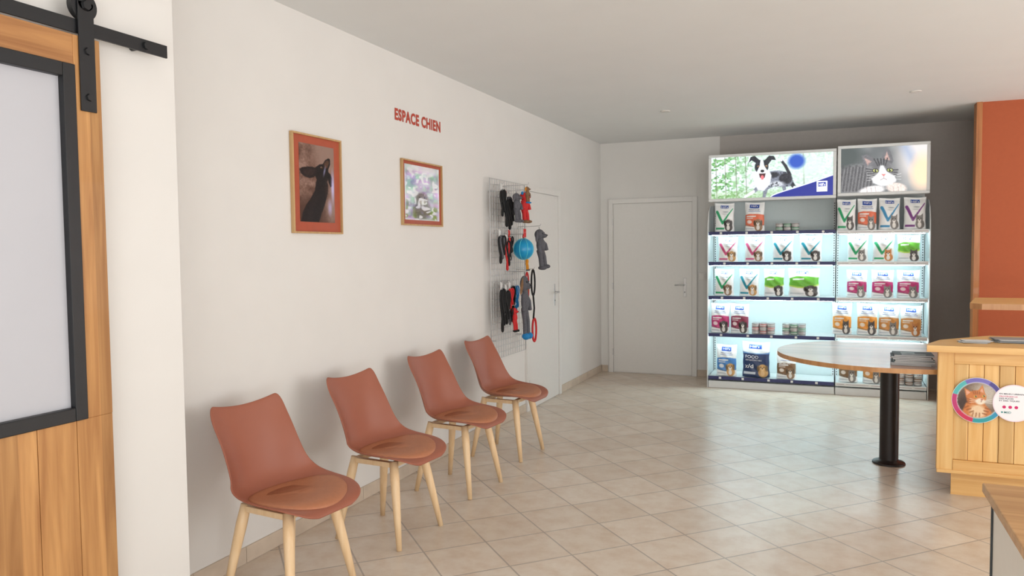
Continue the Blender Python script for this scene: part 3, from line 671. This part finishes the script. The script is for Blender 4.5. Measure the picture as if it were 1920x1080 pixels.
def bag_mesh(w,h,d,key,texts=()):
    if (w,h,d,key) in _bm: return _bm[(w,h,d,key)]
    st,col,kind,pc=key; cv=bag_cv(*key); nx,ny=cv.nx,cv.ny
    def T(v):
        if v<.12: return d/2*(.86+.14*(v/.12)**.5)
        if v<.5: return d/2
        if v<.93: 
            t=(v-.5)/.43; return d/2*(math.cos(t*math.pi/2)**.8)+.0015
        return .0015
    def W(v): return w/2*(1-.05*math.sin(math.pi*min(1,v*1.1))+.014*math.sin(v*19))
    def surf(u,v): return T(v)*max(0,(1-abs(u)**3.2))**.5+.004*math.sin(u*7+v*21)*max(0,1-abs(u))*min(1,T(v)*40)
    vs=[];cols=[];C=lin(np.clip(cv.C,0,255))
    def top_z(u): return 1-.014*math.sin(u*2.5+1)
    for j in range(ny):
        v=1-j/(ny-1)
        for i in range(nx):
            u=-1+2*i/(nx-1); vs.append((u*W(v),-surf(u,v),v*h*top_z(u))); cols.append(C[j,i])
    fs=[((j+1)*nx+i,(j+1)*nx+i+1,j*nx+i+1,j*nx+i) for j in range(ny-1) for i in range(nx-1)]
    o=len(vs); bc=lin((232,236,238))
    for j in range(ny):
        v=1-j/(ny-1)
        for i in range(nx):
            u=-1+2*i/(nx-1); vs.append((u*W(v),surf(u,v),v*h*top_z(u))); cols.append(bc)
    fs+=[(o+j*nx+i,o+j*nx+i+1,o+(j+1)*nx+i+1,o+(j+1)*nx+i) for j in range(ny-1) for i in range(nx-1)]
    for j in range(ny-1): fs+= [(j*nx,o+j*nx,o+(j+1)*nx,(j+1)*nx),((j+1)*nx+nx-1,o+(j+1)*nx+nx-1,o+j*nx+nx-1,j*nx+nx-1)]
    L=(ny-1)*nx; fs+=[(L+i,o+L+i,o+L+i+1,L+i+1) for i in range(nx-1)]; fs+=[(i,i+1,o+i+1,o+i) for i in range(nx-1)]
    def addtext(t,cx,cy,tw,th,c_):
        V,F=text_geo(t,.01); k=len(vs)
        for a,b in V:
            X=(cx-tw/2+a*tw); Y=1-(cy+th/2-b*th)/1.4; u=X*2-1; vs.append((u*W(Y),-surf(u,Y)-.0014,Y*h*top_z(u))); cols.append(lin(c_))
        for f in F: fs.append(tuple(q+k for q in f))
    addtext("Hill's",.5 if st in('V','rx') else .46,.175,.34,.09,(255,255,255))
    for t in texts: addtext(*t)
    me=bpy.data.meshes.new('pet_food_bag'); me.from_pydata(vs,[],fs); me.materials.append(A_bag); setcol(me,np.array(cols)); me.polygons.foreach_set('use_smooth',[True]*len(fs)); me.update()
    _bm[(w,h,d,key)]=me; return me
GR=(44,168,110);TE=(34,150,172);BLU=(64,150,200);OR=(236,120,86);PK=(218,90,140);PU=(128,66,140);MG=(196,56,120);MR=(144,50,80);LG=(112,190,60);AM=(240,160,66);BR=(216,150,80);NV=(28,52,96);SB=(70,134,204)
dog1=(150,120,90);dog2=(70,64,62);dog3=(206,160,100);cat1=(130,126,122);cat2=(200,130,70);cat3=(80,76,74)
def fx(u): return -1.21+(u-1330)/191.1 if u<1567 else .03+(u-1567)/213.6
rows=[
 (1.669,[(1360,.20,.30,'V',GR,'dog',dog2,'green'),(1418,.20,.30,'rx',OR,'dog',dog1,'orange')]),
 (1.660,[(1586,.176,.31,'V',GR,'cat',cat3,'green'),(1626,.178,.31,'rx',OR,'cat',cat1,'orange'),(1668,.19,.31,'V',BLU,'cat',cat1,'blue'),(1715,.195,.31,'V',PU,'cat',cat1,'purple')]),
 (1.350,[(1367,.20,.262,'V',PK,'dog',dog3,'pink'),(1418,.20,.262,'V',PK,'dog',dog1,'pink'),(1471,.205,.262,'V',TE,'dog',dog2,'teal'),(1522,.21,.262,'V',TE,'dog',dog2,'teal'),
         (1609,.19,.258,'V',GR,'cat',cat1,'green'),(1658,.195,.258,'V',GR,'cat',cat2,'green'),(1705,.20,.255,'green',LG,'cat',cat3,'lime green')]),
 (.990,[(1360,.20,.28,'V',GR,'dog',dog1,'green'),(1408,.20,.28,'V',TE,'dog',dog3,'teal'),(1455,.20,.28,'green',LG,'dog',dog2,'lime green'),(1510,.30,.285,'green',LG,'dog',dog2,'wide lime green'),
         (1608,.19,.27,'rx',MG,'cat',cat1,'magenta'),(1657,.20,.27,'rx',MG,'cat',cat1,'magenta'),(1705,.20,.27,'rx',MG,'cat',cat1,'magenta')]),
 (.592,[(1352,.195,.31,'rx',MG,'dog',dog2,'magenta'),(1390,.19,.31,'rx',MR,'dog',dog2,'dark red')]),
 (.617,[(1580,.182,.31,'rx',AM,'cat',cat3,'amber'),(1629,.19,.31,'rx',AM,'cat',cat3,'amber'),(1670,.19,.30,'rx',BR,'cat',cat1,'ochre'),(1711,.19,.295,'rx',BR,'cat',cat2,'ochre')]),
 (.132,[(1365,.21,.33,'rx',SB,'dog',dog3,'blue'),(1422,.28,.37,'dark',NV,'dog',dog3,'navy'),(1479,.195,.28,'rx',(130,96,64),'dog',dog1,'brown'),
         (1593,.18,.30,'rx',(130,100,70),'cat',cat1,'brown'),(1640,.18,.30,'rx',BR,'cat',cat1,'ochre')]),
]
for ri,(z,lst) in enumerate(rows):
    for (u,w,h,st,col,kind,pc,cn) in lst:
        tx=()
        if st=='dark': tx=(("FOOD",.36,.58,.5,.12,(235,240,250)),("SENSITIVITIES",.42,.71,.62,.06,(235,240,250)),("z/d",.26,.95,.32,.16,(255,255,255)))
        elif st=='rx': tx=(("PRESCRIPTION DIET",.5,.36,.56,.055,(40,60,130)),)
        if cn=='brown' and u<1500: tx=(("MOBILITY",.42,.60,.6,.07,(250,250,250)),)
        me=bag_mesh(w,h,.095 if w<.25 else .115,(st,col,kind,pc),tx)
        o=bpy.data.objects.new('pet_food_bag',me); COL.objects.link(o); o.location=(fx(u)*1.012,8.395+random.uniform(-.006,.012),z); o.rotation_euler=(0,0,random.uniform(-.07,.07))
        top(o,f'{cn} and white pet food bag with {kind} picture','pet food bag','pet food bags on the shelves')
def can(x,y,z,c_,lab):
    k='tin_'+'_'.join(map(str,c_)); 
    if k not in _bm:
        mm=mat(k,c_,.4); b=MB(); b.lathe([(.001,0),(.036,0),(.0375,.002),(.0365,.004)],M_chrome,seg=20); b.lathe([(.0363,.004),(.0363,.033)],mm,seg=20); b.lathe([(.0365,.033),(.0375,.036),(.035,.037),(.034,.0345),(.001,.0345)],M_chrome,seg=20)
        b.lathe([(.0366,.012),(.0366,.020)],M_tag,seg=20); o=b.build('food_tin'); _bm[k]=o.data; o.location=(x,y,z)
    else:
        o=bpy.data.objects.new('food_tin',_bm[k]); COL.objects.link(o); o.location=(x,y,z)
    top(o,lab,'tin','stacked pet food tins')
cols=[(120,170,140),(180,174,172),(206,140,140),(150,124,104)]
def cans(u0,nx,ny,z,cs):
    for i in range(nx):
        for j in range(ny):
            for r in range(2): can(fx(u0)+.0375+i*.077,8.37+r*.078,z+j*.0375,cs[(i+j)%len(cs)],'small round pet food tin with printed label in a stack')
cans(1456,3,2,1.669,[cols[0],cols[1]]); cans(1412,3,3,.592,[cols[1],cols[2]]); cans(1470,3,3,.592,[cols[1],cols[0]]); cans(1686,3,3,.132,[cols[1],cols[3]])

# ------------------------------------------------------------ table, counter
tbl=empty('round_table',(.37,5.93,0),'round wooden table with dark metal pedestal joined to the counter','table')
r=.74; pts=[]; xc=.745-.37; a0=math.acos(xc/r); N=72
for i in range(N+1):
    t=a0+(2*math.pi-2*a0)*i/N; pts.append((r*math.cos(t),r*math.sin(t)))
MB().slab(pts,.720,.75,M_tab,M_tabe).build('table_top',tbl)
MB().cyl((0,-.12,.02),(0,-.12,.717),.06,.06,M_pole,32).box(-.2,.2,-.14,-.10,.705,.719,M_pole).build('pedestal',tbl)
MB().lathe([(.105,0.001),(.105,.008),(.10,.014),(.062,.02),(.062,.03)],M_pole,(0,-.12,0)).build('base_plate',tbl)
ct=empty('reception_counter',(.585,5.15,0),'pine reception counter with planked front panel','counter')
XE=2.2
MB().slab([(.085,.06),(XE,.06),(XE,.5),(.33,.5)],0,.145,M_pineh).build('plinth',ct)
MB().slab([(.17,.045),(XE,.045),(XE,.56),(.42,.56),(.17,.29)],.145,.868,M_pine).build('carcass',ct)
b=MB(); b.box(0,.085,0,.04,.16,.868,M_pine,.003); b.box(.085,XE,0,.04,.80,.868,M_pineh,.003); b.box(.085,XE,-.002,.04,.16,.225,M_pineh,.003); b.box(0,XE,-.012,.0,.145,.165,M_pineh,.003); b.build('front_frame',ct)
b=MB(); x=.0858
while x<XE-.02: b.box(x,min(x+.0755,XE),.012,.03,.226,.799,M_pine,.003); x+=.0775
b.build('front_planks',ct)
MB().slab([(-.065,-.05),(XE,-.05),(XE,.62),(.36,.62),(.04,.28),(-.06,.02)],.872,.91,M_pineh).build('countertop',ct)
ld=empty('raised_counter_shelf',(1.3,6.3,0),'raised pine shelf plank on wooden post behind counter','counter shelf')
pts=[(-.42,-.20),(-.36,-.28),(.9,-.28),(.9,.44),(-.26,.44),(-.30,.40)]
MB().slab(pts,1.06,1.10,M_pineh,M_tabe).build('shelf_top',ld)
MB().box(-.02,.03,-.16,-.08,0,1.059,M_pine,.003).build('support_post',ld); MB().box(.8,.88,-.1,.3,0,1.059,M_pine,.003).build('support_post',ld)

st=empty('round_cat_sticker',(.792,5.1485,.59),'round sticker with ginger cat inside a colourful ring','sticker')
def disc(name,r,cf,loc,parent,m,nr=40,ns=130):
    vs=[(0,0,0)];P=[(0,0)]
    for i in range(1,nr+1):
        for j in range(ns): t=2*math.pi*j/ns; q=r*i/nr; vs.append((q*math.cos(t),0,q*math.sin(t))); P.append((math.cos(t)*i/nr,math.sin(t)*i/nr))
    fs=[(0,1+j,1+(j+1)%ns) for j in range(ns)]+[(1+(i-1)*ns+j,1+i*ns+j,1+i*ns+(j+1)%ns,1+(i-1)*ns+(j+1)%ns) for i in range(1,nr) for j in range(ns)]
    me=bpy.data.meshes.new(name); me.from_pydata(vs,[],fs); me.materials.append(m)
    P=np.array(P); cv=Cv(2,2,2,2); cv.X=P[:,0][None]; cv.Y=-P[:,1][None]; cv.C=np.ones((1,len(P),3))*255; cv.px=.025; cf(cv); setcol(me,lin(np.clip(cv.C,0,255)).reshape(-1,3)); me.update()
    o=bpy.data.objects.new(name,me); COL.objects.link(o); o.location=loc; o.parent=parent; return o
def catart(c):
    an=np.degrees(np.arctan2(-c.Y,c.X))%360; R=np.hypot(c.X,c.Y)
    seg=[(0,60,(70,60,140)),(60,120,(120,110,190)),(120,165,(90,190,190)),(165,215,(200,60,120)),(215,260,(210,50,90)),(260,310,(40,160,170)),(310,360,(40,150,190))]
    for a,b_,cc in seg: c.mixm(((an>=a)&(an<b_)&(R<.985)).astype(float),cc)
    c.ell(0,0,.80,.80,(248,248,250)); c.ell(0,0,.775,.775,(120,100,84)); keep=c.C.copy()
    c.ell(.3,-.3,.5,.5,(196,184,170),soft=.5); c.ell(-.45,.2,.4,.5,(70,50,44),soft=.4)
    o=(208,126,66);d=(146,78,36)
    c.poly([(-.62,.62),(-.45,.15),(-.2,-.05),(.25,.1),(.55,.5),(.4,.8),(-.3,.9)],o,soft=.06); c.ell(0,.5,.30,.32,(240,208,170),soft=.15)
    c.ell(-.05,-.12,.38,.32,o,rot=-15,soft=.05); c.poly([(-.44,-.10),(-.52,-.54),(-.22,-.36)],o); c.poly([(-.42,-.2),(-.46,-.46),(-.28,-.34)],(230,170,140)); c.poly([(.0,-.42),(.18,-.70),(.28,-.30)],o); c.poly([(.08,-.40),(.17,-.58),(.22,-.34)],(230,170,140))
    for k in range(4): c.line((-.2+.09*k,-.44+.02*k),(-.14+.07*k,-.28),.016,d,soft=.04)
    for k in range(3): c.line((-.42,-.05+.09*k),(-.28,-.02+.08*k),.016,d,soft=.04); c.line((-.5+.1*k,.35+.1*k),(-.36+.1*k,.28+.1*k),.022,d,soft=.05); c.line((.46-.06*k,.36+.12*k),(.3-.05*k,.32+.12*k),.022,d,soft=.05); c.line((-.2+.14*k,.72),(-.16+.12*k,.56),.018,d,soft=.05)
    c.ell(.10,.04,.18,.14,(246,230,208),soft=.06); c.ell(.16,-.05,.045,.03,(200,110,100)); c.line((.16,-.03),(.13,.06),.010,(120,60,40))
    for x,y in ((-.08,-.16),(.23,-.20)): c.ell(x,y,.06,.05,(216,180,70),rot=-12); c.ell(x+.015,y-.01,.026,.04,(16,12,10)); c.ell(x+.03,y-.03,.012,.012,(255,255,255))
    for s_ in (-1,1):
        for k in (-1,0,1): c.line((.12+s_*.12,.03+.03*k),(.12+s_*.42,.02+.09*k),.007,(250,245,240))
    rs=np.random.RandomState(3); c.C=c.C+(rs.rand(*c.C.shape[:2])-.5)[...,None]*16
    c.C=np.where((R<.775)[...,None],c.C,keep)
disc('sticker_print',.134,catart,(0,0,0),st,A_art)
s2=empty('round_text_sticker',(.975,5.1470,.585),'round white and pink sticker with small printed text','sticker')
def whart(c): c.ell(0,0,1.0,1.0,(226,180,206)); c.ell(0,0,.94,.94,(250,248,251))
disc('sticker_base',.108,whart,(0,0,0),s2,A_art,nr=12,ns=64)
b=MB(); mk=mat('ink_grey',(60,60,80),.6); mp=mat('ink_pink',(214,40,110),.6); mt=mat('ink_teal',(20,140,140),.6)
for i,(t,w,m) in enumerate((("EN MILIEU URBAIN,",.125,mk),("PROTÉGEZ-LE",.09,mp),("DES PUCES",.07,mk),("ET DES TIQUES",.10,mk))): b.text(t,(-.075,-.0008,.048-i*.0135),(1,0,0),(0,0,1),w,.0088,m,.015)
for i in range(3): b.flat([(.009*math.cos(q*math.pi/8),.009*math.sin(q*math.pi/8)) for q in range(16)],(-.05+.03*i,-.0008,-.024),(1,0,0),(0,0,1),mp)
b.flat([(-.006,0),(0,-.006),(.006,0),(0,.006)],(-.06,-.0008,-.055),(1,0,0),(0,0,1),mt); b.text('MSD',(-.05,-.0008,-.061),(1,0,0),(0,0,1),.035,.012,mt,.01)
b.build('sticker_text',s2)

def book(name,loc,w,d,t,rot,cm,label,group):
    o=empty(name,loc,label,'magazine' if name=='magazine' else 'leaflet',rot=(0,0,rot),group=group)
    MB().box(-w/2+.001,w/2-.001,-d/2+.001,d/2-.001,.0006,t-.0006,mat('paper_white',(200,200,200),.7)).build('pages',o)
    b=MB().box(-w/2,w/2,-d/2,d/2,t-.0006,t,cm).box(-w/2,w/2,-d/2,d/2,0,.0006,cm).box(-w/2-.0005,-w/2,-d/2,d/2,0,t,cm)
    if name=='magazine': b.box(-w*.3,w*.05,-d*.1,d*.3,t,t+.0002,mat('cover_photo',(110,116,112),.5,noise=.5,nscale=40)).box(-w*.3,w*.3,-d*.36,-d*.24,t,t+.0002,mat('cover_title',(180,184,186),.5))
    b.build('cover',o)
mcs=[mat('cover_black',(30,30,34),.5),mat('cover_grey',(120,124,128),.4),mat('cover_green',(70,110,90),.4),mat('cover_dark',(44,40,46),.5),mat('cover_black2',(26,26,30),.55)]
z=.7505
for i in range(7):
    book('magazine',(.468+random.uniform(-.008,.008),5.42+random.uniform(-.008,.008),z),.225,.19,.0092,random.uniform(-.08,.08),mcs[min(4,i)],'magazine with dark cover stacked on the round table','magazines stacked on the round table'); z+=.0096
lc=[mat('leaf_white',(226,228,228),.5),mat('leaf_blue',(90,120,150),.4),mat('leaf_grey',(150,150,150),.5)]
def leaf(x,y,n,w,d,cs,lab,grp):
    z=.9105
    for i in range(n):
        book('leaflet',(x+random.uniform(-.012,.012),y+random.uniform(-.01,.01),z),w,d,.0022,random.uniform(-.25,.25),cs[i%len(cs)],lab,grp); z+=.0024
leaf(.80,5.34,5,.15,.10,[lc[0],lc[2]],'white paper leaflet lying on the pine counter','white leaflets on the counter')
leaf(1.02,5.42,9,.21,.14,[lc[1],lc[0],lc[2]],'blue and white brochure lying on the pine counter','blue brochures on the counter')

dk=empty('small_desk',(.443,2.77,0),'small white cabinet desk with oiled wooden top','desk')
MB().box(0,.75,-1.1,0,.72,.75,wood('desk_top',(216,172,120),(186,138,90),axis=0,scale=4,plank=.09,plank_axis=1),.004).build('desk_top',dk)
MB().box(.028,.72,-1.07,-.02,.03,.719,mat('cream_lacquer',(242,238,230),.5,noise=.01),.003).build('cabinet_body',dk); MB().box(.06,.70,-1.0,-.05,0,.03,M_slot).build('toe_kick',dk)
MB().box(.022,.027,-.030,-.020,.0,.719,M_slot,.001).build('edge_strip',dk)

# ------------------------------------------------------------ lights
def area(name,loc,rot,sx,sy,e,c):
    l=bpy.data.lights.new(name,'AREA'); l.shape='RECTANGLE'; l.size=sx; l.size_y=sy; l.energy=e; l.color=c
    o=bpy.data.objects.new(name,l); o.location=loc; o.rotation_euler=rot; COL.objects.link(o); return o
dc=(.97,.99,1.0)
area('window_daylight',(XR-.1,4.7,1.45),(0,math.radians(90),0),2.1,6.2,106,dc)
area('window_daylight',(2.0,YF+.1,1.5),(math.radians(90),0,0),5.0,2.0,78,dc)
# added upward area lamps that brighten the ceiling, standing in for ground bounce
area('ceiling_fill',(XR-.3,3.6,.4),(0,math.radians(142),0),1.0,6.4,86,(.95,.985,1))
area('ceiling_fill',(1.2,YF+.3,.5),(math.radians(142),0,0),5.5,1.0,100,(.95,.985,1))
w=bpy.data.worlds.new('World'); SC.world=w; w.use_nodes=True; w.node_tree.nodes['Background'].inputs[0].default_value=(.8,.85,.9,1); w.node_tree.nodes['Background'].inputs[1].default_value=.3

# ------------------------------------------------------------ camera
psi=math.radians(22.81);th=math.radians(2.881);ro=math.radians(.586)
d=Vector((-math.sin(psi),math.cos(psi),0)); rt=Vector((math.cos(psi),math.sin(psi),0)); upz=Vector((0,0,1))
F=d*math.cos(th)-upz*math.sin(th); U=d*math.sin(th)+upz*math.cos(th)
Rv=rt*math.cos(ro)-U*math.sin(ro); Uv=rt*math.sin(ro)+U*math.cos(ro)
M=Matrix((Rv,Uv,-F)).transposed().to_4x4(); M.translation=(0,0,1.502)
cd=bpy.data.cameras.new('camera'); cd.sensor_width=36; cd.lens=1430.85/1920*36; cd.clip_start=.05
co=bpy.data.objects.new('camera',cd); COL.objects.link(co); co.matrix_world=M; SC.camera=co
